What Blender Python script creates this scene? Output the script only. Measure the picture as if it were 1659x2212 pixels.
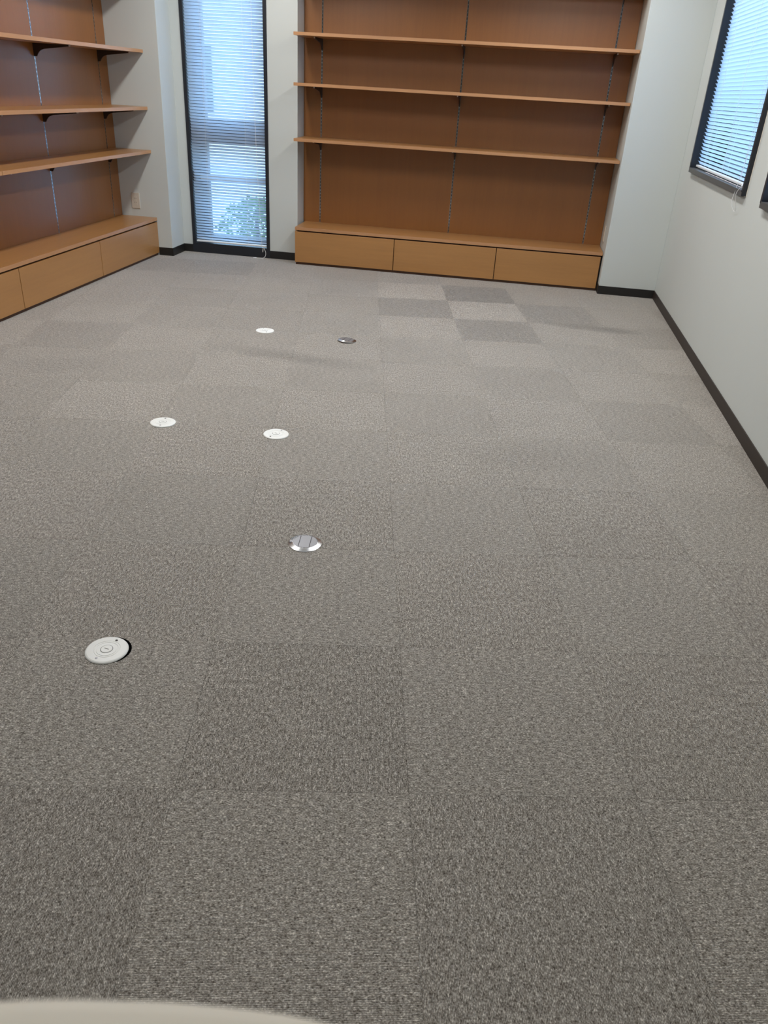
import bpy, bmesh, math, random
from mathutils import Vector, Matrix
random.seed(7)
for o in list(bpy.data.objects): bpy.data.objects.remove(o)
SC = bpy.context.scene
COL = SC.collection
PI = math.pi

# ------------------------------------------------------------------ camera
YAW, PITCH, ROLL = map(math.radians, (7.73114, 28.58801, 3.50061))
F_PX = 1679.375
cy, sy = math.cos(YAW), math.sin(YAW)
f0 = Vector((0, math.cos(PITCH), -math.sin(PITCH))); u0 = Vector((0, math.sin(PITCH), math.cos(PITCH)))
Rz = Matrix(((cy, -sy, 0), (sy, cy, 0), (0, 0, 1)))
ff = Rz @ f0; r_ = Rz @ Vector((1, 0, 0)); u_ = Rz @ u0
rr = math.cos(ROLL)*r_ + math.sin(ROLL)*u_; uu = -math.sin(ROLL)*r_ + math.cos(ROLL)*u_
cd = bpy.data.cameras.new('camera'); cam = bpy.data.objects.new('camera', cd); COL.objects.link(cam)
cam.matrix_world = Matrix(((rr.x, uu.x, -ff.x, 0), (rr.y, uu.y, -ff.y, 0), (rr.z, uu.z, -ff.z, 1.3316), (0, 0, 0, 1)))
cd.sensor_fit = 'VERTICAL'; cd.sensor_height = 7.376; cd.lens = F_PX/2212*7.376
cd.clip_start = 0.02; cd.clip_end = 200
cd.dof.use_dof = True; cd.dof.focus_distance = 2.8; cd.dof.aperture_fstop = 1.9
SC.camera = cam
SC.view_settings.view_transform = 'Standard'; SC.view_settings.look = 'None'
SC.view_settings.gamma = 1.0; SC.view_settings.use_curve_mapping = False
SC.view_settings.exposure = -0.08
SC.cycles.use_denoising = True
SC.cycles.max_bounces = 10; SC.cycles.diffuse_bounces = 6; SC.cycles.transparent_max_bounces = 16

# ------------------------------------------------------------------ world and lamps settings
world = bpy.data.worlds.new('sky'); SC.world = world; world.use_nodes = True
wt = world.node_tree; wt.nodes.clear()
wo = wt.nodes.new('ShaderNodeOutputWorld'); wb = wt.nodes.new('ShaderNodeBackground')
wr = wt.nodes.new('ShaderNodeValToRGB'); wc = wt.nodes.new('ShaderNodeTexCoord'); wx = wt.nodes.new('ShaderNodeSeparateXYZ')
wt.links.new(wc.outputs['Generated'], wx.inputs[0]); wt.links.new(wx.outputs['Z'], wr.inputs[0])
wr.color_ramp.elements[0].position = 0.0; wr.color_ramp.elements[0].color = (.62, .83, 1, 1)
wr.color_ramp.elements[1].position = 0.6; wr.color_ramp.elements[1].color = (.36, .62, 1, 1)
wt.links.new(wr.outputs[0], wb.inputs[0]); wb.inputs[1].default_value = 7.5
wt.links.new(wb.outputs[0], wo.inputs[0])
LAMP_W = 15.5
LAMP_COL = (1.0, .965, .91)
LAMP_X = (-1.9, .2)
LAMP_Y = ((5.5, 1.5), (3.5, 1.95), (1.5, .04), (-.5, .27))
CEIL = 2.6

# ------------------------------------------------------------------ helpers
def obj(name, bm, mat=None, parent=None, smooth=False, mats=None):
    me = bpy.data.meshes.new(name)
    bmesh.ops.recalc_face_normals(bm, faces=bm.faces)
    bm.to_mesh(me); bm.free()
    if mats:
        for m in mats: me.materials.append(m)
    elif mat: me.materials.append(mat)
    if smooth:
        for p in me.polygons: p.use_smooth = True
    o = bpy.data.objects.new(name, me); COL.objects.link(o)
    if parent: o.parent = parent
    return o
def thing(name, label, cat, loc=(0, 0, 0), rotz=0, group=None):
    o = bpy.data.objects.new(name, None); COL.objects.link(o); o.empty_display_size = .05
    o.location = loc; o.rotation_euler = (0, 0, rotz); o['label'] = label; o['category'] = cat
    if group: o['group'] = group
    return o
def tag(o, label, cat, group=None, kind=None):
    o['label'] = label; o['category'] = cat
    if group: o['group'] = group
    if kind: o['kind'] = kind
    return o
def struct(o): o['kind'] = 'structure'; return o
def box(bm, x0, x1, y0, y1, z0, z1, mi=0, bev=0):
    vs = [bm.verts.new(p) for p in ((x0,y0,z0),(x1,y0,z0),(x1,y1,z0),(x0,y1,z0),(x0,y0,z1),(x1,y0,z1),(x1,y1,z1),(x0,y1,z1))]
    fs = [bm.faces.new([vs[i] for i in q]) for q in ((0,3,2,1),(4,5,6,7),(0,1,5,4),(1,2,6,5),(2,3,7,6),(3,0,4,7))]
    for f in fs: f.material_index = mi
    if bev:
        es = list({e for f in fs for e in f.edges})
        r = bmesh.ops.bevel(bm, geom=es, offset=bev, segments=2, profile=.5, affect='EDGES')
        for f in r['faces']: f.material_index = mi
    return fs
def BX(*a, **k):
    bm = bmesh.new(); box(bm, *a, **k); return bm
def tube(bm, pts, r, n=8, caps=True):
    pts = [Vector(p) for p in pts]; rings = []
    for i, p in enumerate(pts):
        t = (pts[min(i+1, len(pts)-1)] - pts[max(i-1, 0)]).normalized()
        a = t.orthogonal().normalized() if i == 0 else (rings_a - t*rings_a.dot(t)).normalized()
        rings_a = a; b = t.cross(a)
        rings.append([bm.verts.new(p + r*(math.cos(2*PI*k/n)*a + math.sin(2*PI*k/n)*b)) for k in range(n)])
    for A, B in zip(rings, rings[1:]):
        for k in range(n): bm.faces.new((A[k], A[(k+1) % n], B[(k+1) % n], B[k]))
    if caps: bm.faces.new(rings[0][::-1]); bm.faces.new(rings[-1])
def lathe(bm, prof, n=72, cap=True, mi=0, c=(0, 0)):
    rings = []
    for r, z in prof:
        if r < 1e-6: rings.append([bm.verts.new((c[0], c[1], z))])
        else: rings.append([bm.verts.new((c[0]+r*math.cos(2*PI*k/n), c[1]+r*math.sin(2*PI*k/n), z)) for k in range(n)])
    for A, B in zip(rings, rings[1:]):
        for k in range(n):
            a, b = A[k % len(A)], A[(k+1) % len(A)]; c_, d = B[(k+1) % len(B)], B[k % len(B)]
            if len(A) == 1: f = bm.faces.new((a, c_, d))
            elif len(B) == 1: f = bm.faces.new((a, b, d))
            else: f = bm.faces.new((a, b, c_, d))
            f.material_index = mi
def smooth_curve(pts, n=8):
    P = [Vector(p) for p in pts]; P = [2*P[0]-P[1]] + P + [2*P[-1]-P[-2]]; out = []
    for i in range(1, len(P)-2):
        for k in range(n):
            t = k/n; a, b, c, d = P[i-1:i+3]
            out.append(.5*((2*b)+(-a+c)*t+(2*a-5*b+4*c-d)*t*t+(-a+3*b-3*c+d)*t**3))
    return out + [P[-2]]

# ------------------------------------------------------------------ materials
class NT:
    def __init__(s, name):
        s.m = bpy.data.materials.new(name); s.m.use_nodes = True; s.t = s.m.node_tree
        s.b = s.t.nodes['Principled BSDF']; s.out = s.t.nodes['Material Output']
    def n(s, ty, **k):
        nd = s.t.nodes.new(ty)
        for a, v in k.items(): setattr(nd, a, v)
        return nd
    def l(s, a, b): s.t.links.new(a, b)
    def math(s, op, a, b=None, c=None):
        nd = s.n('ShaderNodeMath', operation=op)
        for i, v in enumerate((a, b, c)):
            if v is None: continue
            if isinstance(v, (int, float)): nd.inputs[i].default_value = v
            else: s.l(v, nd.inputs[i])
        return nd.outputs[0]
    def mix(s, fac, a, b, blend='MIX'):
        nd = s.n('ShaderNodeMix', data_type='RGBA', blend_type=blend)
        for i, v in ((0, fac), (6, a), (7, b)):
            if isinstance(v, (int, float)): nd.inputs[i].default_value = v
            elif isinstance(v, tuple): nd.inputs[i].default_value = (*v, 1)
            else: s.l(v, nd.inputs[i])
        return nd.outputs[2]
    def noise(s, vec, scale, detail=2, rough=.5):
        nd = s.n('ShaderNodeTexNoise'); nd.inputs['Scale'].default_value = scale
        nd.inputs['Detail'].default_value = detail; nd.inputs['Roughness'].default_value = rough
        if vec is not None: s.l(vec, nd.inputs['Vector'])
        return nd.outputs['Fac']
    def ramp(s, fac, stops):
        nd = s.n('ShaderNodeValToRGB'); e = nd.color_ramp.elements
        while len(e) < len(stops): e.new(.5)
        for k, (p, c) in enumerate(stops): e[k].position = p; e[k].color = (*c, 1)
        s.l(fac, nd.inputs[0]); return nd.outputs[0]
    def comb(s, x, y, z=0.0):
        nd = s.n('ShaderNodeCombineXYZ')
        for i, v in enumerate((x, y, z)):
            if isinstance(v, (int, float)): nd.inputs[i].default_value = v
            else: s.l(v, nd.inputs[i])
        return nd.outputs[0]
    def bump(s, h, strength=.2, dist=.001):
        nd = s.n('ShaderNodeBump'); nd.inputs['Strength'].default_value = strength; nd.inputs['Distance'].default_value = dist
        s.l(h, nd.inputs['Height']); s.l(nd.outputs[0], s.b.inputs['Normal'])
def plain(name, col, rough=.5, metal=0, noise=.0, nscale=30, spec=.5):
    t = NT(name); t.b.inputs['Roughness'].default_value = rough; t.b.inputs['Metallic'].default_value = metal
    t.b.inputs['Specular IOR Level'].default_value = spec
    if noise:
        co = t.n('ShaderNodeTexCoord').outputs['Object']; f = t.noise(co, nscale, 3)
        c = t.mix(f, tuple(v*(1-noise) for v in col), tuple(min(1, v*(1+noise)) for v in col)); t.l(c, t.b.inputs['Base Color'])
    else: t.b.inputs['Base Color'].default_value = (*col, 1)
    return t.m
def wood(name, col, axis, rough=.38, spec=.5, contrast=.07):
    """fine straight-grained veneer; axis = grain direction"""
    t = NT(name); co = t.n('ShaderNodeTexCoord').outputs['Object']
    mp = t.n('ShaderNodeMapping'); sc = [55, 55, 55]; sc[axis] = 2.2; mp.inputs['Scale'].default_value = sc; t.l(co, mp.inputs[0])
    mp2 = t.n('ShaderNodeMapping'); sc2 = [4.5, 4.5, 4.5]; sc2[axis] = .6; mp2.inputs['Scale'].default_value = sc2; t.l(co, mp2.inputs[0])
    mp3 = t.n('ShaderNodeMapping'); sc3 = [260, 260, 260]; sc3[axis] = 30; mp3.inputs['Scale'].default_value = sc3; t.l(co, mp3.inputs[0])
    g = t.noise(mp.outputs[0], 1.0, 4, .6); w = t.noise(mp2.outputs[0], 1.0, 3, .6); p = t.noise(mp3.outputs[0], 1.0, 1)
    f = t.math('ADD', t.math('MULTIPLY', g, .35), t.math('ADD', t.math('MULTIPLY', w, .5), t.math('MULTIPLY', p, .15)))
    lo = tuple(v*(1-contrast*2.2*k) for v, k in zip(col, (.8, 1, 1.1))); hi = tuple(v*(1+contrast*2.2) for v in col)
    c = t.ramp(f, ((.3, lo), (.7, hi))); t.l(c, t.b.inputs['Base Color'])
    t.b.inputs['Roughness'].default_value = rough; t.b.inputs['Specular IOR Level'].default_value = spec
    t.b.inputs['Coat Weight'].default_value = .45; t.b.inputs['Coat Roughness'].default_value = .30
    t.bump(p, .05, .0005)
    return t.m
WOODC = (.40, .20, .066)
M_panel_z = wood('veneer_panel', (.262, .102, .021), 2, .40, spec=.5, contrast=.055)
M_wood_x = wood('veneer_long_x', WOODC, 0, .36)
M_wood_y = wood('veneer_long_y', WOODC, 1, .36)
M_edge = wood('veneer_edging', (.47, .245, .115), 0, .4)
M_edge_y = wood('veneer_edging_y', (.47, .245, .115), 1, .4)
M_plinth = plain('dark_plinth', (.07, .03, .015), .5)
M_gap = plain('dark_carcass', (.035, .012, .008), .7)
def wallmat():
    t = NT('white_wallpaper'); co = t.n('ShaderNodeTexCoord').outputs['Object']
    a = t.noise(co, 1.1, 2); b = t.noise(co, 260, 2)
    c = t.mix(a, (.56, .60, .595), (.61, .65, .645)); t.l(c, t.b.inputs['Base Color'])
    t.b.inputs['Roughness'].default_value = .75; t.b.inputs['Specular IOR Level'].default_value = .25
    t.bump(b, .12, .0006); return t.m
M_wall = wallmat()
M_ceil = plain('ceiling_board', (.78, .78, .76), .9, noise=.03)
M_base = plain('black_vinyl_baseboard', (.012, .011, .011), .45, noise=.1)
M_base_r = plain('brown_vinyl_baseboard', (.026, .018, .014), .5, noise=.1)
M_frame = plain('black_aluminium', (.014, .017, .024), .42, noise=.08, nscale=60)
M_sash = plain('dark_window_case', (.085, .088, .09), .45, noise=.06)
M_cord = plain('white_cord', (.8, .82, .84), .6)
M_rail = plain('white_blind_rail', (.82, .86, .9), .35)
M_steel = plain('zinc_steel', (.38, .385, .39), .14, 1.0, noise=.05)
M_slot = plain('slot_shadow', (.02, .015, .012), .6)
M_brk = plain('dark_brown_bracket', (.03, .018, .014), .45)
M_brass = plain('pale_clip', (.55, .48, .42), .4)
M_plate = plain('cream_plastic', (.60, .56, .49), .4)
M_cover = plain('white_plastic_cover', (.90, .92, .91), .38, noise=.03, nscale=25)
M_groove = plain('grey_groove', (.20, .20, .20), .6)
M_hole = plain('dark_floor_void', (.003, .003, .003), 1.0, spec=0.0)
M_dark = plain('black_plastic', (.02, .02, .02), .5)
M_alu = plain('brushed_aluminium', (.66, .68, .71), .25, 1.0)
M_alud = plain('grey_painted_metal', (.36, .37, .40), .4, .6)
M_cream = plain('cream_laminate', (.92, .87, .77), .45)
M_guard = plain('beige_guard_rail', (.62, .56, .47), .5)
def slatmat():
    t = NT('white_slats'); t.t.nodes.remove(t.b)
    d = t.n('ShaderNodeBsdfDiffuse'); d.inputs[0].default_value = (.80, .84, .90, 1)
    tr = t.n('ShaderNodeBsdfTranslucent'); tr.inputs[0].default_value = (.62, .80, .98, 1)
    mx = t.n('ShaderNodeMixShader'); mx.inputs[0].default_value = .45
    t.l(d.outputs[0], mx.inputs[1]); t.l(tr.outputs[0], mx.inputs[2]); t.l(mx.outputs[0], t.out.inputs[0]); return t.m
M_slat = slatmat()
def glassmat():
    t = NT('clear_glass'); t.t.nodes.remove(t.b)
    a = t.n('ShaderNodeBsdfTransparent'); a.inputs[0].default_value = (.93, .96, .97, 1)
    g = t.n('ShaderNodeBsdfGlossy'); g.inputs['Roughness'].default_value = .02
    fr = t.n('ShaderNodeFresnel'); fr.inputs[0].default_value = 1.45
    mx = t.n('ShaderNodeMixShader'); t.l(fr.outputs[0], mx.inputs[0]); t.l(a.outputs[0], mx.inputs[1]); t.l(g.outputs[0], mx.inputs[2])
    t.l(mx.outputs[0], t.out.inputs[0]); return t.m
M_glass = glassmat()
def emis(name, col, s):
    t = NT(name); t.b.inputs['Base Color'].default_value = (.9, .9, .9, 1)
    t.b.inputs['Emission Color'].default_value = (*col, 1); t.b.inputs['Emission Strength'].default_value = s; return t.m
M_lamp = emis('lamp_diffuser', LAMP_COL, 2.0)

def carpet():
    t = NT('loop_pile_carpet_tiles'); co = t.n('ShaderNodeTexCoord').outputs['Object']
    s = t.n('ShaderNodeSeparateXYZ'); t.l(co, s.inputs[0]); x, y = s.outputs[0], s.outputs[1]
    par = t.n('ShaderNodeAttribute', attribute_name='turn').outputs['Fac']
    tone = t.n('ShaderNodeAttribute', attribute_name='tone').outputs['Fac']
    # u across the ribs, v along the ribs
    ip = t.math('SUBTRACT', 1.0, par)
    u = t.math('ADD', t.math('MULTIPLY', x, par), t.math('MULTIPLY', y, ip))
    v = t.math('ADD', t.math('MULTIPLY', y, par), t.math('MULTIPLY', x, ip))
    rib = t.math('MULTIPLY_ADD', t.math('SINE', t.math('MULTIPLY', u, 2*PI/.0028)), .5, .5)
    fine = t.noise(t.comb(t.math('MULTIPLY', u, 430), t.math('MULTIPLY', v, 210), tone), 1.0, 2, .75)
    yarn = t.noise(t.comb(t.math('MULTIPLY', u, 150), t.math('MULTIPLY', v, 60), tone), 1.0, 2, .6)
    big = t.noise(co, 1.7, 3, .6); mid = t.noise(co, 9, 2, .5)
    f = t.math('ADD', t.math('MULTIPLY', fine, .7), t.math('MULTIPLY', yarn, .3))
    c = t.ramp(f, ((.36, (.068, .056, .046)), (.46, (.276, .254, .226)), (.54, (.43, .405, .370)), (.66, (.99, .945, .88))))
    ribd = t.math('MULTIPLY_ADD', rib, .55, .62)
    k = t.math('MULTIPLY', ribd, t.math('ADD', .84, t.math('ADD', t.math('MULTIPLY', big, .2), t.math('MULTIPLY', mid, .12))))
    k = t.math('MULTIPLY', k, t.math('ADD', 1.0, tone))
    # seams between the half-metre tiles, here tighter and there wider
    def edge(q):
        fr = t.math('FRACT', t.math('MULTIPLY', q, 2.0)); return t.math('MULTIPLY', t.math('MINIMUM', fr, t.math('SUBTRACT', 1.0, fr)), .5)
    e = t.math('MINIMUM', edge(x), edge(y))
    w = t.math('MULTIPLY', t.noise(co, 2.6, 1), .0024)
    seam = t.math('LESS_THAN', e, t.math('SUBTRACT', w, .0005))
    k = t.math('MULTIPLY', k, t.math('SUBTRACT', 1.0, t.math('MULTIPLY', seam, .35)))
    # soft elliptical patches where the carpet is darker
    def dark_patch(cx, cy_, rx, ry, ang, a):
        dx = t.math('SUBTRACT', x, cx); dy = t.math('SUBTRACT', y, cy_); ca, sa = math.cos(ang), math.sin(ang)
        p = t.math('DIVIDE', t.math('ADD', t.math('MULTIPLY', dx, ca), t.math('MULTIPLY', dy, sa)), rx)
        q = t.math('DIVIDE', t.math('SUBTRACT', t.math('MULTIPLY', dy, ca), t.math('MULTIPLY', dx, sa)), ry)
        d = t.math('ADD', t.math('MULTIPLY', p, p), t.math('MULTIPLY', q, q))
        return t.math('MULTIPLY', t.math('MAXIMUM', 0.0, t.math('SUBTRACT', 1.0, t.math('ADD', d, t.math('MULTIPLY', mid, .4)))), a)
    for a in DARK_PATCHES: k = t.math('MULTIPLY', k, t.math('SUBTRACT', 1.0, dark_patch(*a)))
    col = t.mix(1.0, c, t.comb(k, k, k), 'MULTIPLY')
    t.l(col, t.b.inputs['Base Color']); t.b.inputs['Roughness'].default_value = .95
    t.b.inputs['Specular IOR Level'].default_value = .1
    t.b.inputs['Sheen Weight'].default_value = .6; t.b.inputs['Sheen Roughness'].default_value = .35
    h = t.math('ADD', t.math('MULTIPLY', rib, .6), t.math('MULTIPLY', fine, .8))
    t.bump(h, .55, .0015)
    return t.m

# ------------------------------------------------------------------ layout of the room (metres)
XR = 1.144                      # right wall
XP, YP = .718, 6.40             # pier: left edge, face
YC = 6.488                      # back cabinet front
YB = 6.83                       # back panel face
YW = 6.636                      # narrow window wall
XRV = -1.775                    # left end of the recess
XC, YCOL = -2.779, 6.382        # column side and face
XLP = -3.193                    # left panel face
XLC = -2.895                    # left cabinet front
YN = -2.6                       # wall behind the camera
TH, TX, TY = math.radians(10.6177), -.069119, 1.184596
def to_tile(X, Y):
    c, s = math.cos(TH), math.sin(TH); dx, dy = X-TX, Y-TY
    return dx*c+dy*s, -dx*s+dy*c
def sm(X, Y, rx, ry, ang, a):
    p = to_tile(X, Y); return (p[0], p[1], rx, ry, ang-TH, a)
DARK_PATCHES = [sm(.62, 5.30, .42, .10, math.radians(-3), .42), sm(-1.1, 4.05, .55, .12, math.radians(-6), .24),
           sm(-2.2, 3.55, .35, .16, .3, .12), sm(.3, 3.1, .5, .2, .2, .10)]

# floor: carpet tiles laid at a slight angle to the walls
bm = bmesh.new(); N = 12
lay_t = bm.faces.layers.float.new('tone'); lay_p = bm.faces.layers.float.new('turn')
grid = {}
def gv(i, j):
    if (i, j) not in grid: grid[(i, j)] = bm.verts.new((i*.5, j*.5, 0))
    return grid[(i, j)]
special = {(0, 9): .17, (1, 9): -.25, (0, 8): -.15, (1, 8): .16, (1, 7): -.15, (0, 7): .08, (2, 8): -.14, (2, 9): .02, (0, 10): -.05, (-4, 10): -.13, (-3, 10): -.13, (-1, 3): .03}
rnd = random.Random(3)
for i in range(-11, 8):
    for j in range(-10, 14):
        f = bm.faces.new((gv(i, j), gv(i+1, j), gv(i+1, j+1), gv(i, j+1)))
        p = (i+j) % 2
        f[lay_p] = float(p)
        f[lay_t] = special.get((i, j), rnd.uniform(-.035, .035) + (-.05 if p and j < 4 else .01))  # random tone; near turned tiles darker, rib sheen put into the colour
def clip(co, no):
    bmesh.ops.bisect_plane(bm, geom=bm.verts[:]+bm.edges[:]+bm.faces[:], plane_co=co, plane_no=no, clear_outer=True)
def td(vx, vy): c, s = math.cos(TH), math.sin(TH); return (vx*c+vy*s, -vx*s+vy*c, 0)
clip((*to_tile(XR+.01, 0), 0), td(1, 0)); clip((*to_tile(-3.22, 0), 0), td(-1, 0))
clip((*to_tile(0, 6.9), 0), td(0, 1)); clip((*to_tile(0, YN-.02), 0), td(0, -1))
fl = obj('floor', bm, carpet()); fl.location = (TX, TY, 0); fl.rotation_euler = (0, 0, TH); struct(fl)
bm = bmesh.new(); box(bm, -3.6, 1.6, YN-.3, 7.3, -.25, -.004); struct(obj('floor_slab', bm, M_plinth))
struct(obj('ceiling', BX(-3.6, 1.6, YN-.3, 7.3, CEIL, CEIL+.15), M_ceil))

# walls
W2 = (4.49, 5.985, .965, 2.25); W3 = (2.62, 4.115, .955, 2.25)
bm = bmesh.new()
box(bm, XR, XR+.28, YN, W3[0], 0, CEIL); box(bm, XR, XR+.28, W3[1], W2[0], 0, CEIL); box(bm, XR, XR+.28, W2[1], 7.1, 0, CEIL)
for w in (W2, W3): box(bm, XR, XR+.28, w[0], w[1], 0, w[2]); box(bm, XR, XR+.28, w[0], w[1], w[3], CEIL)
struct(obj('wall_right', bm, M_wall))
struct(obj('wall_pier', BX(XP, XR, YP, 7.1, 0, CEIL, bev=.002), M_wall))
struct(obj('wall_back', BX(XRV, XP, YB+.015, 7.1, 0, CEIL), M_wall))
W1 = (-2.697, -2.014, 2.30)
bm = bmesh.new(); box(bm, XC, W1[0], YW, 7.1, 0, CEIL); box(bm, W1[1], XRV, YW, 7.1, 0, CEIL); box(bm, W1[0], W1[1], YW, 7.1, W1[2], CEIL)
struct(obj('wall_window_side', bm, M_wall))
struct(obj('wall_column', BX(XLP-.1, XC, YCOL, 7.1, 0, CEIL, bev=.0015), M_wall))
struct(obj('wall_left', BX(-3.6, XLP-.012, YN, YCOL+.02, 0, CEIL), M_wall))
struct(obj('wall_front', BX(-3.6, 1.5, YN-.25, YN, 0, CEIL), M_wall))

# baseboards
H = .062
struct(obj('baseboard_right', BX(XR-.006, XR, YN, YP-.005, 0, H, bev=.0015), M_base_r))
bm = bmesh.new(); box(bm, XP-.005, XR-.006, YP-.006, YP, 0, H); box(bm, XP-.005, XP, YP, YC+.01, 0, H)
struct(obj('baseboard_pier', bm, M_base))
bm = bmesh.new(); box(bm, XC, W1[0], YW-.006, YW, 0, H); struct(obj('baseboard_window_left', bm, M_base))
struct(obj('baseboard_window_right', BX(W1[1], -1.76, YW-.006, YW, 0, H), M_base))
bm = bmesh.new(); box(bm, XLC, XC+.006, YCOL-.006, YCOL, 0, H); box(bm, XC, XC+.006, YCOL, YW-.006, 0, H)
struct(obj('baseboard_column', bm, M_base))

# ------------------------------------------------------------------ windows
def frame_y(bm, x0, x1, z0, z1, y0, y1, t, mi=0):           # frame in a wall facing -Y
    box(bm, x0, x0+t, y0, y1, z0, z1, mi); box(bm, x1-t, x1, y0, y1, z0, z1, mi)
    box(bm, x0+t, x1-t, y0, y1, z1-t, z1, mi); return
# window 1: tall, black, from the floor up
w1 = bpy.data.objects.new('window_1', None); COL.objects.link(w1); struct(w1)
bm = bmesh.new(); frame_y(bm, W1[0], W1[1], 0, W1[2], YW-.008, 6.90, .028)
box(bm, W1[0]+.028, W1[1]-.028, YW-.008, 6.90, 0, .078)
obj('window_frame', bm, M_frame, w1)
bm = bmesh.new(); xa, xb = W1[0]+.028, W1[1]-.028
for z0, z1 in ((.078, .88), (1.0, W1[2]-.028)):
    box(bm, xa, xa+.058, 6.84, 6.90, z0, z1); box(bm, xb-.05, xb, 6.84, 6.90, z0, z1)
    box(bm, xa+.058, xb-.05, 6.84, 6.90, z1-.03, z1); box(bm, xa+.058, xb-.05, 6.84, 6.90, z0, z0+.03)
obj('sash', bm, M_frame, w1)
obj('transom', BX(xa, xb, 6.80, 6.90, .88, 1.0, bev=.003), M_frame, w1)
obj('pane', BX(xa+.058, xb-.05, 6.868, 6.874, 1.03, W1[2]-.058), M_glass, w1)
obj('pane', BX(xa+.058, xb-.05, 6.868, 6.874, .108, .85), M_glass, w1)
obj('guard_bar', BX(xa, xb, 6.81, 6.84, .56, .605, bev=.004), M_guard, w1)['label'] = 'beige guard bar'
bm = bmesh.new(); box(bm, xa, xa+.012, 6.66, 6.69, .57, .64, bev=.003); box(bm, xa+.012, xa+.022, 6.664, 6.676, .575, .60, bev=.002)
obj('latch', bm, M_dark, w1)
# windows 2 and 3: cased openings in the right wall
def side_window(n, w):
    y0, y1, z0, z1 = w
    r = bpy.data.objects.new('window_%d' % n, None); COL.objects.link(r); struct(r)
    bm = bmesh.new(); t = .014; xf = XR-.022; xb_ = 1.27
    box(bm, xf, xb_, y0-.012, y0+t, z0-.018, z1+.012, 0); box(bm, xf, xb_, y1-t, y1+.012, z0-.002, z1+.012, 0)
    box(bm, xf, xb_, y0+t, y1-t, z1-t, z1+.012, 0)
    obj('window_frame', bm, M_frame, r)
    bm = bmesh.new(); box(bm, xf-.002, xb_, y0+t, y1-t, z0-.002, z0+.006); box(bm, xf-.002, xf+.012, y0-.004, y1-.002, z0-.022, z0-.002)
    obj('window_sill', bm, M_sash, r)
    bm = bmesh.new(); s = .032; xm = 1.235
    box(bm, xm, xb_, y0+t, y0+t+s, z0+.006, z1-t); box(bm, xm, xb_, y1-t-s*.3, y1-t, z0+.006, z1-t)
    box(bm, xm, xb_, y0+t+s, y1-t-s*.3, z0+.006, z0+.006+s); box(bm, xm, xb_, y0+t+s, y1-t-s*.3, z1-t-s, z1-t)
    obj('sash', bm, M_frame, r)
    obj('pane', BX(1.25, 1.256, y0+t+s, y1-t-s*.3, z0+.006+s, z1-t-s), M_glass, r)
    obj('caulk', BX(XR-.0015, XR+.001, y0-.018, y0-.012, z0-.02, z1), M_cream, r)
side_window(2, W2); side_window(3, W3)

# ------------------------------------------------------------------ blinds
def slats_bm(L, z0, z1, pitch, ang, hw=.0125):
    """slats along local X, outdoors is +Y; outer edge tipped down by ang"""
    bm = bmesh.new(); z = z0
    while z < z1:
        rows = []
        for k in range(6):
            s = -1+2*k/5; a = s*hw; h = .0016*(1-s*s)
            yy = a*math.cos(ang) + h*math.sin(ang); zz = -a*math.sin(ang) + h*math.cos(ang)
            rows.append([bm.verts.new((x, yy, z+zz)) for x in (0, L)])
        for A, B in zip(rows, rows[1:]): bm.faces.new((A[0], A[1], B[1], B[0]))
        z += pitch
    return bm
def blind(label, loc, rotz, L, zb, zt, pitch, ang, ladders, group=None):
    r = thing('venetian_blind', label, 'blind', loc, rotz, group)
    s = slats_bm(L, zb+.03, zt-.04, pitch, ang)
    obj('slats', s, M_slat, r, smooth=True)
    obj('bottom_rail', BX(0, L, -.013, .013, zb, zb+.014, bev=.004), M_rail, r)
    obj('head_rail', BX(0, L, -.016, .016, zt-.03, zt), M_rail, r)
    for x in ladders:
        bm = bmesh.new(); tube(bm, ((x, -.0135, zb+.012), (x, -.0135, zt-.03)), .0009, 6)
        tube(bm, ((x+.006, .0135, zb+.012), (x+.006, .0135, zt-.03)), .0009, 6)
        z = zb+.03
        while z < zt-.04: tube(bm, ((x+.001, -.0135, z-.001), (x+.005, .0135, z-.002)), .0005, 4, False); z += pitch
        obj('ladder_cord', bm, M_cord, r)
    return r
b1 = blind('white slatted blind in the tall narrow window beside the column', (W1[0]+.030, YW+.016, 0), 0, .623, .086, 2.26, .022, math.radians(49), (.125, .46))
# lift cord of the tall blind: hangs, bends and lies on the carpet
def local(o, P): return o.matrix_world.inverted() @ Vector(P)
bpy.context.view_layer.update()
bm = bmesh.new(); pts = [(-2.135, YW-.002, 2.2), (-2.12, YW-.004, 1.0), (-2.085, YW-.006, .12), (-2.066, YW-.015, .085), (-2.045, YW-.03, .05), (-2.045, YW-.05, .02), (-2.075, YW-.062, .003), (-2.12, YW-.06, .0025)]
tube(bm, [local(b1, p) for p in smooth_curve(pts, 6)], .0016, 6); obj('pull_cord', bm, M_cord, b1)
bm = bmesh.new(); tube(bm, [local(b1, p) for p in ((-2.118, YW-.06, .005), (-2.127, YW-.063, .005), (-2.142, YW-.068, .005))], .0045, 10); obj('cord_tassel', bm, M_rail, b1)
def side_blind(label, w, grp):
    y0, y1, z0, z1 = w
    r = blind(label, (XR+.026, y1-.016, 0), -PI/2, (y1-y0)-.034, z0+.012, z1-.016, .0215, math.radians(50), (.27, .79, 1.25), grp)
    return r
b2 = side_blind('white slatted blind in the right wall window beside the pier', W2, 'slatted blinds of the right wall')
b3 = side_blind('white slatted blind at the cut-off second window of the right wall', W3, 'slatted blinds of the right wall')
bpy.context.view_layer.update()
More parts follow.
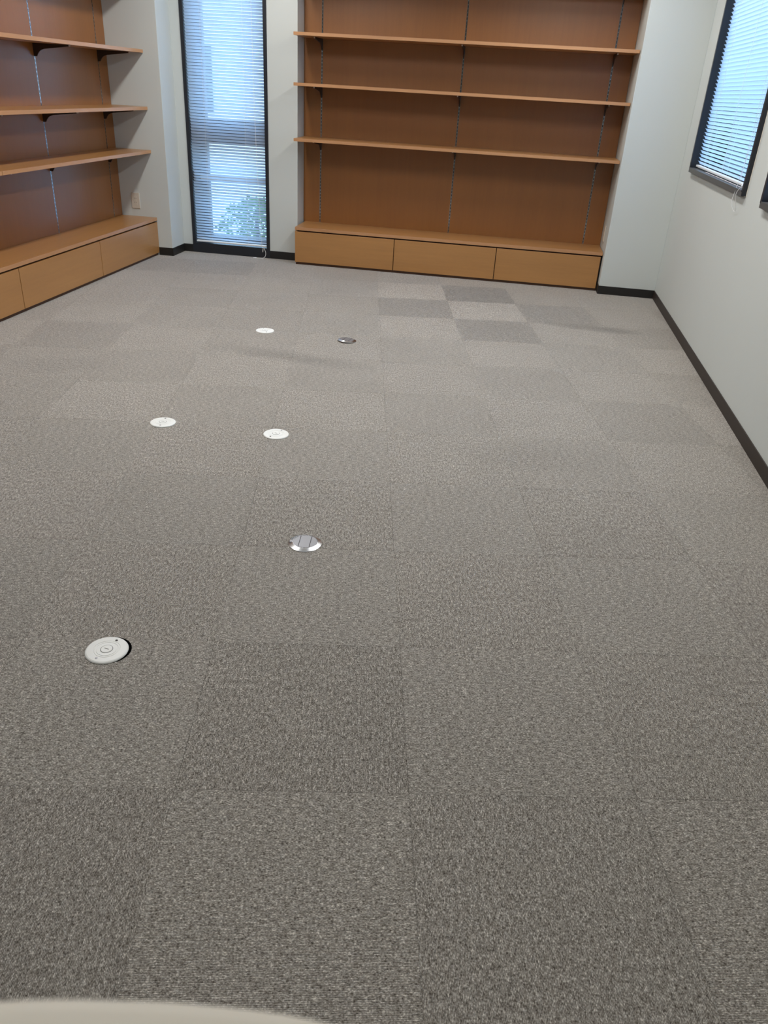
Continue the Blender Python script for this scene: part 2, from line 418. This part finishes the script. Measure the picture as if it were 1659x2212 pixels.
for b, w in ((b2, W2), (b3, W3)):
    y = w[0]+.115; x = XR-.03
    bm = bmesh.new()
    pts = [(XR+.004, y+.03, 2.2), (XR+.004, y+.03, 1.3), (XR-.022, y+.02, .97), (x, y+.012, .90), (x+.018, y-.004, .862), (x+.02, y-.03, .865), (x+.01, y-.045, .90), (x-.003, y-.055, .95), (XR-.02, y-.075, .99)]
    tube(bm, [local(b, p) for p in smooth_curve(pts, 6)], .0012, 6); obj('pull_cord', bm, M_cord, b)
    bm = bmesh.new(); tube(bm, [local(b, p) for p in ((XR-.02, w[0]+.03, .985), (XR-.012, w[0]+.055, .992))], .006, 8); obj('cord_hook', bm, M_rail, b)
    bm = bmesh.new(); tube(bm, [local(b, (XR-.004, w[0]+.02, w[2]+.012)), local(b, (XR-.004, w[1]-.45, w[2]+.012))], .0016, 6)
    obj('lower_cord', bm, M_cord, b)

# ------------------------------------------------------------------ back unit: panel, standards, cabinet, shelves
bm = bmesh.new()
for x0, x1 in ((XRV+.002, -1.636), (-1.624, -.537), (-.525, .571), (.583, XP-.003)): box(bm, x0, x1, YB, YB+.015, .294, 2.45)
box(bm, XRV+.002, XP-.003, YB+.006, YB+.015, .294, 2.45)
tag(obj('wall_panel', bm, M_panel_z), 'brown wood veneer panel filling the back wall recess', 'panel')
bm = bmesh.new()
ys = (5.385, 6.238, 4.532, 3.679)
edges = [2.0] + [v for y in sorted(ys) for v in (y-.006, y+.006)] + [YCOL-.003]
for a, b in zip(edges[::2], edges[1::2]): box(bm, XLP-.012, XLP, a, b, .294, 2.45)
box(bm, XLP-.012, XLP-.006, 2.0, YCOL-.003, .294, 2.45)
tag(obj('wall_panel', bm, M_panel_z), 'wood veneer panel behind the shelves of the left wall', 'panel')

def standard_bm(z0, z1):
    """slotted steel channel standing along z, front towards -Y, centred on x=0"""
    bm = bmesh.new(); w = .0055
    box(bm, -w, w, .003, .0055, z0, z1, 1)
    box(bm, -w, -.0024, 0, .003, z0, z1, 0); box(bm, .0024, w, 0, .003, z0, z1, 0)
    z = z0
    while z < z1-.01: box(bm, -.0024, .0024, 0, .003, z, z+.009, 0); z += .025
    return bm
std0 = obj('shelf_standard', standard_bm(.296, 2.4), mats=[M_steel, M_slot])
first = [True]
def standard(loc, rz, label, group):
    o = std0 if first[0] else std0.copy()
    if not first[0]: COL.objects.link(o)
    first[0] = False
    o.location = loc; o.rotation_euler = (0, 0, rz); tag(o, label, 'shelf rail', group)
for x, l in ((-1.630, 'slotted steel shelf rail nearest the tall window, in the back panel'), (-.531, 'slotted steel shelf rail in the middle of the back panel'), (.577, 'slotted steel shelf rail nearest the pier, in the back panel')):
    standard((x, YB-.0005, 0), 0, l, 'slotted rails of the back panel')
for y, l in ((5.385, 'bright slotted steel rail in the left panel, above the long bench'), (6.238, 'slotted steel rail of the left panel closest to the column')):
    standard((XLP+.0005, y, 0), PI/2, l, 'slotted rails of the left panel')
for y in (4.532, 3.679):
    standard((XLP+.0005, y, 0), PI/2, 'slotted steel rail of the left panel beyond the left picture edge', 'slotted rails of the left panel')

def bracket(parent, depth, x=0.0, drop=.074):
    """cantilever bracket in local frame: wall at y=0, shelf underside z=0, sticks out to -Y"""
    prof = [(0, 0), (-depth, 0), (-depth, -.009), (-.075, -.030), (-.055, -.036), (-.04, -.045), (-.028, -.058), (-.018, -drop), (0, -drop)]
    bm = bmesh.new(); t = .0035
    A = [bm.verts.new((x-t, y, z)) for y, z in prof]; B = [bm.verts.new((x+t, y, z)) for y, z in prof]
    bm.faces.new(A); bm.faces.new(B[::-1]); n = len(prof)
    for k in range(n): bm.faces.new((A[k], B[k], B[(k+1) % n], A[(k+1) % n]))
    o = obj('bracket', bm, M_brk, parent)
    bm = bmesh.new(); box(bm, x-.005, x+.005, -depth-.006, -depth+.004, -.010, -.001, bev=.0015)
    obj('bracket_tip', bm, M_brass, o)
def shelf(label, group, loc, rz, x0, x1, dep, xs, th=.022, mtop=None, medge=None, wall_y=0.0, bd=.22):
    r = thing('wall_shelf', label, 'shelf', loc, rz, group)
    bm = bmesh.new(); box(bm, x0, x1, -dep+.0015, wall_y-.004, 0, th)
    obj('board', bm, mtop, r)
    obj('edge_band', BX(x0, x1, -dep, -dep+.0015, 0, th), medge, r)
    for x in xs: bracket(r, bd, x)
    return r
BG = 'long shelves of the back wall unit'
for z, yf, l in ((2.02, 6.47, 'long wooden shelf of the back wall just above the top picture edge'), (1.635, 6.47, 'long wooden shelf of the back wall, topmost of its three in the picture'), (1.309, 6.47, 'long wooden shelf of the back wall, middle of its three'), (.930, 6.47, 'long wooden shelf of the back wall, lowest of its three')):
    r = thing('wall_shelf', l, 'shelf', (0, YB, z), 0, BG)
    dep = YB-yf
    bm = bmesh.new(); x0, x1 = -1.762, XP-.004
    box(bm, x0, x1, -dep+.0015, -.004, 0, .021); obj('board', bm, M_wood_x, r)
    obj('edge_band', BX(x0, x1, -dep, -dep+.0015, 0, .021), M_edge, r)
    for x in (-1.630, -.531, .577): bracket(r, .25, x)
LG = 'wooden shelves of the left wall unit'
for z, l in ((1.885, 'wooden shelf of the left wall just above the top picture edge'), (1.463, 'wooden shelf of the left wall, topmost of its three, dark bracket below'), (1.082, 'wooden shelf of the left wall, middle of its three'), (.777, 'wooden shelf of the left wall, lowest of its three, nearest the bench')):
    for y0, y1, br in ((4.388, YCOL-.003, (5.385, 6.238, 4.532)), (2.37, 4.384, (3.679,))):
        far = y0 > 4
        ll = (l if far else {1.885: 'next wooden shelf of the left wall, outside the top left picture corner', 1.463: 'end of the next topmost left wall shelf, past the picture edge', 1.082: 'end of the next middle left wall shelf, past the picture edge', .777: 'neighbouring shelf end touching the lowest left shelf at the picture edge'}[z])
        r = thing('wall_shelf', ll, 'shelf', (XLP, (y0+y1)/2, z), PI/2, LG)
        h = (y1-y0)/2; dep = .294
        obj('board', BX(-h, h, -dep+.0015, -.004, 0, .022), M_wood_x, r)
        obj('edge_band', BX(-h, h, -dep, -dep+.0015, 0, .022), M_edge, r)
        for y in br: bracket(r, .25, y-(y0+y1)/2)

def bench(loc, rz, L, cuts, label, tlabel, depth, endgap=0.0):
    """low base unit, front face towards local -Y at y=0, runs along local X from 0 to L"""
    r = thing('low_cabinet', label, 'cabinet', loc, rz)
    obj('carcass', BX(.004, L-.004, .020, depth, .02, .268), M_gap, r)
    obj('plinth', BX(.004, L-.004, .012, depth, 0, .02), M_plinth, r)
    obj('side_panel', BX(0, .018, .001, depth, .018, .266), M_wood_x, r)
    c = [0] + list(cuts) + [L]
    for a, b in zip(c, c[1:]):
        obj('drawer_front', BX(a+(.003 if a else 0), b-(.003 if b < L else endgap), 0, .018, .020, .261, bev=.0008), M_wood_x, r)
    t = thing('cabinet_top', tlabel, 'worktop', loc, rz)
    obj('board', BX(0, L, .0005, depth, .272, .296), M_wood_x, t)
    obj('edge_band', BX(0, L, -.001, .0005, .272, .296), M_edge, t)
    return r
bench((-1.757, YC, 0), 0, 2.470, (.825, 1.648), 'low wooden cabinet with three plain fronts under the back wall shelves', 'long wooden top board on the low cabinet of the back wall', YB-YC-.001, .010)
bench((XLC, 2.37, 0), PI/2, YCOL-.004-2.37, (1.0, 2.012, 3.024), 'low wooden cabinet with plain fronts along the left wall', 'long wooden top board on the low cabinet of the left wall', XLC-XLP-.001)

# ------------------------------------------------------------------ power outlets
def outlet(loc, rz, label):
    r = thing('wall_outlet', label, 'power outlet', loc, rz)
    obj('cover_plate', BX(-.035, .035, -.006, 0, -.06, .06, bev=.0025), M_plate, r)
    obj('socket_insert', BX(-.012, .012, -.0072, -.005, -.034, .034, bev=.001), M_plate, r)
    for z in (.017, -.013):
        bm = bmesh.new()
        for x in (-.006, .006): box(bm, x-.0012, x+.0012, -.0076, -.0068, z-.004, z+.004)
        obj('socket_slots', bm, M_dark, r)
outlet((-3.066, YCOL, .414), 0, 'cream double power outlet on the column above the left cabinet')
outlet((XP, 6.66, .415), -PI/2, 'cream power outlet on the pier side above the back cabinet')

# ------------------------------------------------------------------ floor boxes
def white_cover():
    r = thing('floor_outlet_cover', '', 'floor outlet')
    bm = bmesh.new(); lathe(bm, [(.0545, 0), (.055, .001), (.0535, .0035), (.050, .0048), (.0345, .0052), (.034, .0044), (.0325, .0044), (.032, .0052), (.0285, .0052), (.028, .0044), (.0265, .0044), (.026, .0054), (.0165, .0054), (.0, .0054)])
    obj('cover_plate', bm, M_cover, r)
    bm = bmesh.new(); lathe(bm, [(.0162, .0050), (.0162, .0057), (.0147, .0057), (.0147, .0050)]); obj('ring_groove', bm, M_groove, r)
    bm = bmesh.new(); lathe(bm, [(.0148, .005), (.0148, .0062), (.0138, .0066), (0, .0066)]); cap = obj('cap', bm, M_cover, r)
    obj('coin_slot', BX(-.0065, .0065, -.0009, .0009, .0064, .0068), M_dark, cap)
    for s in (1, -1):
        bm = bmesh.new(); lathe(bm, [(.0034, .005), (.0034, .0056), (.0026, .0058), (0, .0058)], 16, c=(0, .040*s)); obj('screw', bm, M_dark if s > 0 else M_alud, r)
    return r
def dup(root):
    r = root.copy(); COL.objects.link(r)
    for ch in list(root.children):
        c = ch.copy(); COL.objects.link(c); c.parent = r
        for g in ch.children:
            d = g.copy(); COL.objects.link(d); d.parent = c
    return r
wc0 = white_cover()
WG = 'round white floor outlet covers'
for k, (x, y, a, l) in enumerate(((-.910, 1.484, -12, 'round white floor outlet cover nearest the camera, dark gap at its side'),
        (-1.397, 2.970, 8, 'round white floor outlet cover, left one of the middle pair'),
        (-.893, 2.985, 160, 'round white floor outlet cover, right one of the middle pair'),
        (-1.404, 4.492, -150, 'round white floor outlet cover farthest from the camera'))):
    r = wc0 if k == 0 else dup(wc0)
    r.location = (x, y, .0005); r.rotation_euler = (0, 0, math.radians(a)); r['label'] = l; r['group'] = WG
bm = bmesh.new(); lathe(bm, [(.0545, .0006), (0, .0006)], 40, c=(-.9030, 1.488))
o = obj('carpet_hole', bm, M_hole); o.parent = wc0; o.matrix_parent_inverse = (Matrix.Translation(wc0.location) @ Matrix.Rotation(wc0.rotation_euler.z, 4, 'Z')).inverted()
def metal_cover(tilt):
    r = thing('metal_floor_outlet', '', 'floor outlet')
    bm = bmesh.new(); lathe(bm, [(.055, 0), (.0545, .0022), (.0415, .0075), (.0405, .0075), (.0405, .003)]); obj('bevel_ring', bm, M_alu, r, False)
    bm = bmesh.new(); lathe(bm, [(.0402, .002), (.0402, .0068), (0, .0068)]); pl = obj('lid_plate', bm, M_alud, r)
    for x, s in ((-.0185, .034), (.0175, .035)):
        obj('lid_gap', BX(x-.0011, x+.0011, -s, s, .0066, .0071), M_dark, r)
    obj('lid_gap', BX(-.0185, .0175, -.0372, -.0352, .0066, .0070), M_dark, r)
    bm = bmesh.new(); box(bm, -.051, -.040, -.008, .006, .003, .0075, bev=.001); obj('latch', bm, M_alud, r)
    return r
m0 = metal_cover(0)
m0.location = (-.546, 2.139, .0005); m0.rotation_euler = (0, 0, math.radians(6)); m0['label'] = 'round silver metal floor outlet lid in the near carpet'; m0['group'] = 'round metal floor outlet lids'
m1 = dup(m0); m1.location = (-.889, 4.457, .003); m1.rotation_euler = (math.radians(-2.5), math.radians(2), math.radians(-8)); m1['label'] = 'round dark metal floor outlet lid in the far carpet'

# a dark speck on the carpet
bm = bmesh.new(); bmesh.ops.create_icosphere(bm, subdivisions=2, radius=.0055); bmesh.ops.scale(bm, vec=(1, .8, .5), verts=bm.verts)
o = obj('debris_speck', bm, M_dark); tag(o, 'tiny dark crumb lying on the carpet by the left cabinet', 'crumb')
SPX, SPY = -2.786, 3.78
o.location = (SPX, SPY, .002)

# ------------------------------------------------------------------ cream counter right under the camera
zt = 1.088
far = [(-.60, -.06), (-.40, .02), (-.25, .075), (-.155, .1075), (-.116, .119), (-.087, .1245), (-.067, .1275), (-.030, .130), (.0, .124), (.02, .11), (.03, .09), (.034, .05)]
out = [(p.x, p.y) for p in smooth_curve([(x, y, 0) for x, y in far], 4)] + [(.034, -.45), (-.60, -.45)]
bm = bmesh.new(); vs = [bm.verts.new((x, y, zt-.03)) for x, y in out]; f = bm.faces.new(vs)
ex = bmesh.ops.extrude_face_region(bm, geom=[f]); bmesh.ops.translate(bm, verts=[v for v in ex['geom'] if isinstance(v, bmesh.types.BMVert)], vec=(0, 0, .03))
top = [e for e in bm.edges if all(abs(v.co.z-zt) < 1e-5 for v in e.verts)]
bmesh.ops.bevel(bm, geom=top, offset=.007, segments=4, profile=.5, affect='EDGES')
ct = thing('counter', 'cream rounded counter corner blurred at the bottom left, close to the lens', 'counter', (0, 0, 0))
obj('counter_top', bm, M_cream, ct, True)
obj('counter_body', BX(-.56, .0, -.43, -.10, 0, zt-.03), M_cream, ct)

# ------------------------------------------------------------------ ceiling lamps (real room lamps, above the picture)
for x in LAMP_X:
    for y, k in LAMP_Y:
        side = 'left' if x < -1 else 'right'
        r = thing('ceiling_lamp', 'long fluorescent ceiling lamp above the frame, %s row' % side, 'lamp', (x, y, CEIL), 0, 'ceiling lamps of the %s row' % side)
        bm = bmesh.new(); box(bm, -.12, .12, -.62, .62, -.035, 0); obj('housing', bm, M_rail, r)
        obj('diffuser', BX(-.10, .10, -.60, .60, -.040, -.0355), M_lamp, r)
        ld = bpy.data.lights.new('lamp_light', 'AREA'); ld.shape = 'RECTANGLE'; ld.size = .2; ld.size_y = 1.2
        ld.energy = LAMP_W*k; ld.color = LAMP_COL
        lo = bpy.data.objects.new('lamp_light', ld); COL.objects.link(lo); lo.parent = r; lo.location = (0, 0, -.045)

# ------------------------------------------------------------------ outdoors, glimpsed through the blinds
M_grass = plain('outdoor_ground', (.46, .48, .47), .9, noise=.3, nscale=3)
M_leaf = plain('green_leaves', (.10, .24, .05), .6, noise=.4, nscale=8)
M_bld = plain('pale_building', (.62, .60, .56), .8, noise=.05)
bm = bmesh.new(); box(bm, -14, 14, 7.35, 30, -.5, -.3); box(bm, 1.65, 14, -6, 7.35, -.5, -.3); struct(obj('ground_outside', bm, M_grass))
def shrub(loc, R_, H_, label):
    r = thing('shrub', label, 'shrub', loc)
    bm = bmesh.new(); rd = random.Random(11)
    for _ in range(1400):
        u_1, a = rd.random()**.4, rd.uniform(0, 2*PI); zz = rd.uniform(.05, 1)
        R1 = R_*math.sqrt(max(.05, 1-(2*zz-1)**2))*u_1
        c = Vector((R1*math.cos(a), R1*math.sin(a), zz*H_)); d = Vector((rd.gauss(0, 1), rd.gauss(0, 1), rd.gauss(0, 1))).normalized(); e = d.orthogonal().normalized()
        L = rd.uniform(.03, .06); w = L*.35
        bm.faces.new([bm.verts.new(p) for p in (c, c+d*L*.5+e*w, c+d*L, c+d*L*.5-e*w)])
    obj('foliage', bm, M_leaf, r)
    bm = bmesh.new(); tube(bm, ((0, 0, 0), (.02, 0, H_*.5), (0, .02, H_*.8)), .02, 8); obj('stem', bm, M_brk, r)
shrub((-2.48, 7.7, -.3), .38, .62, 'green shrub outside, glimpsed low through the tall narrow blind')
b = thing('building', 'pale building outside, glimpsed through the tall narrow blind', 'building', (-8.5, 17, -.3))
bm = bmesh.new(); box(bm, 0, 6, 0, 5, 0, 3.2); obj('wall', bm, M_bld, b)
obj('roof', BX(-.2, 6.2, -.3, 5.2, 3.2, 3.4), M_alud, b)
for x in (1, 3.8): obj('window', BX(x, x+1.2, -.03, .02, 1.0, 2.2), M_frame, b)
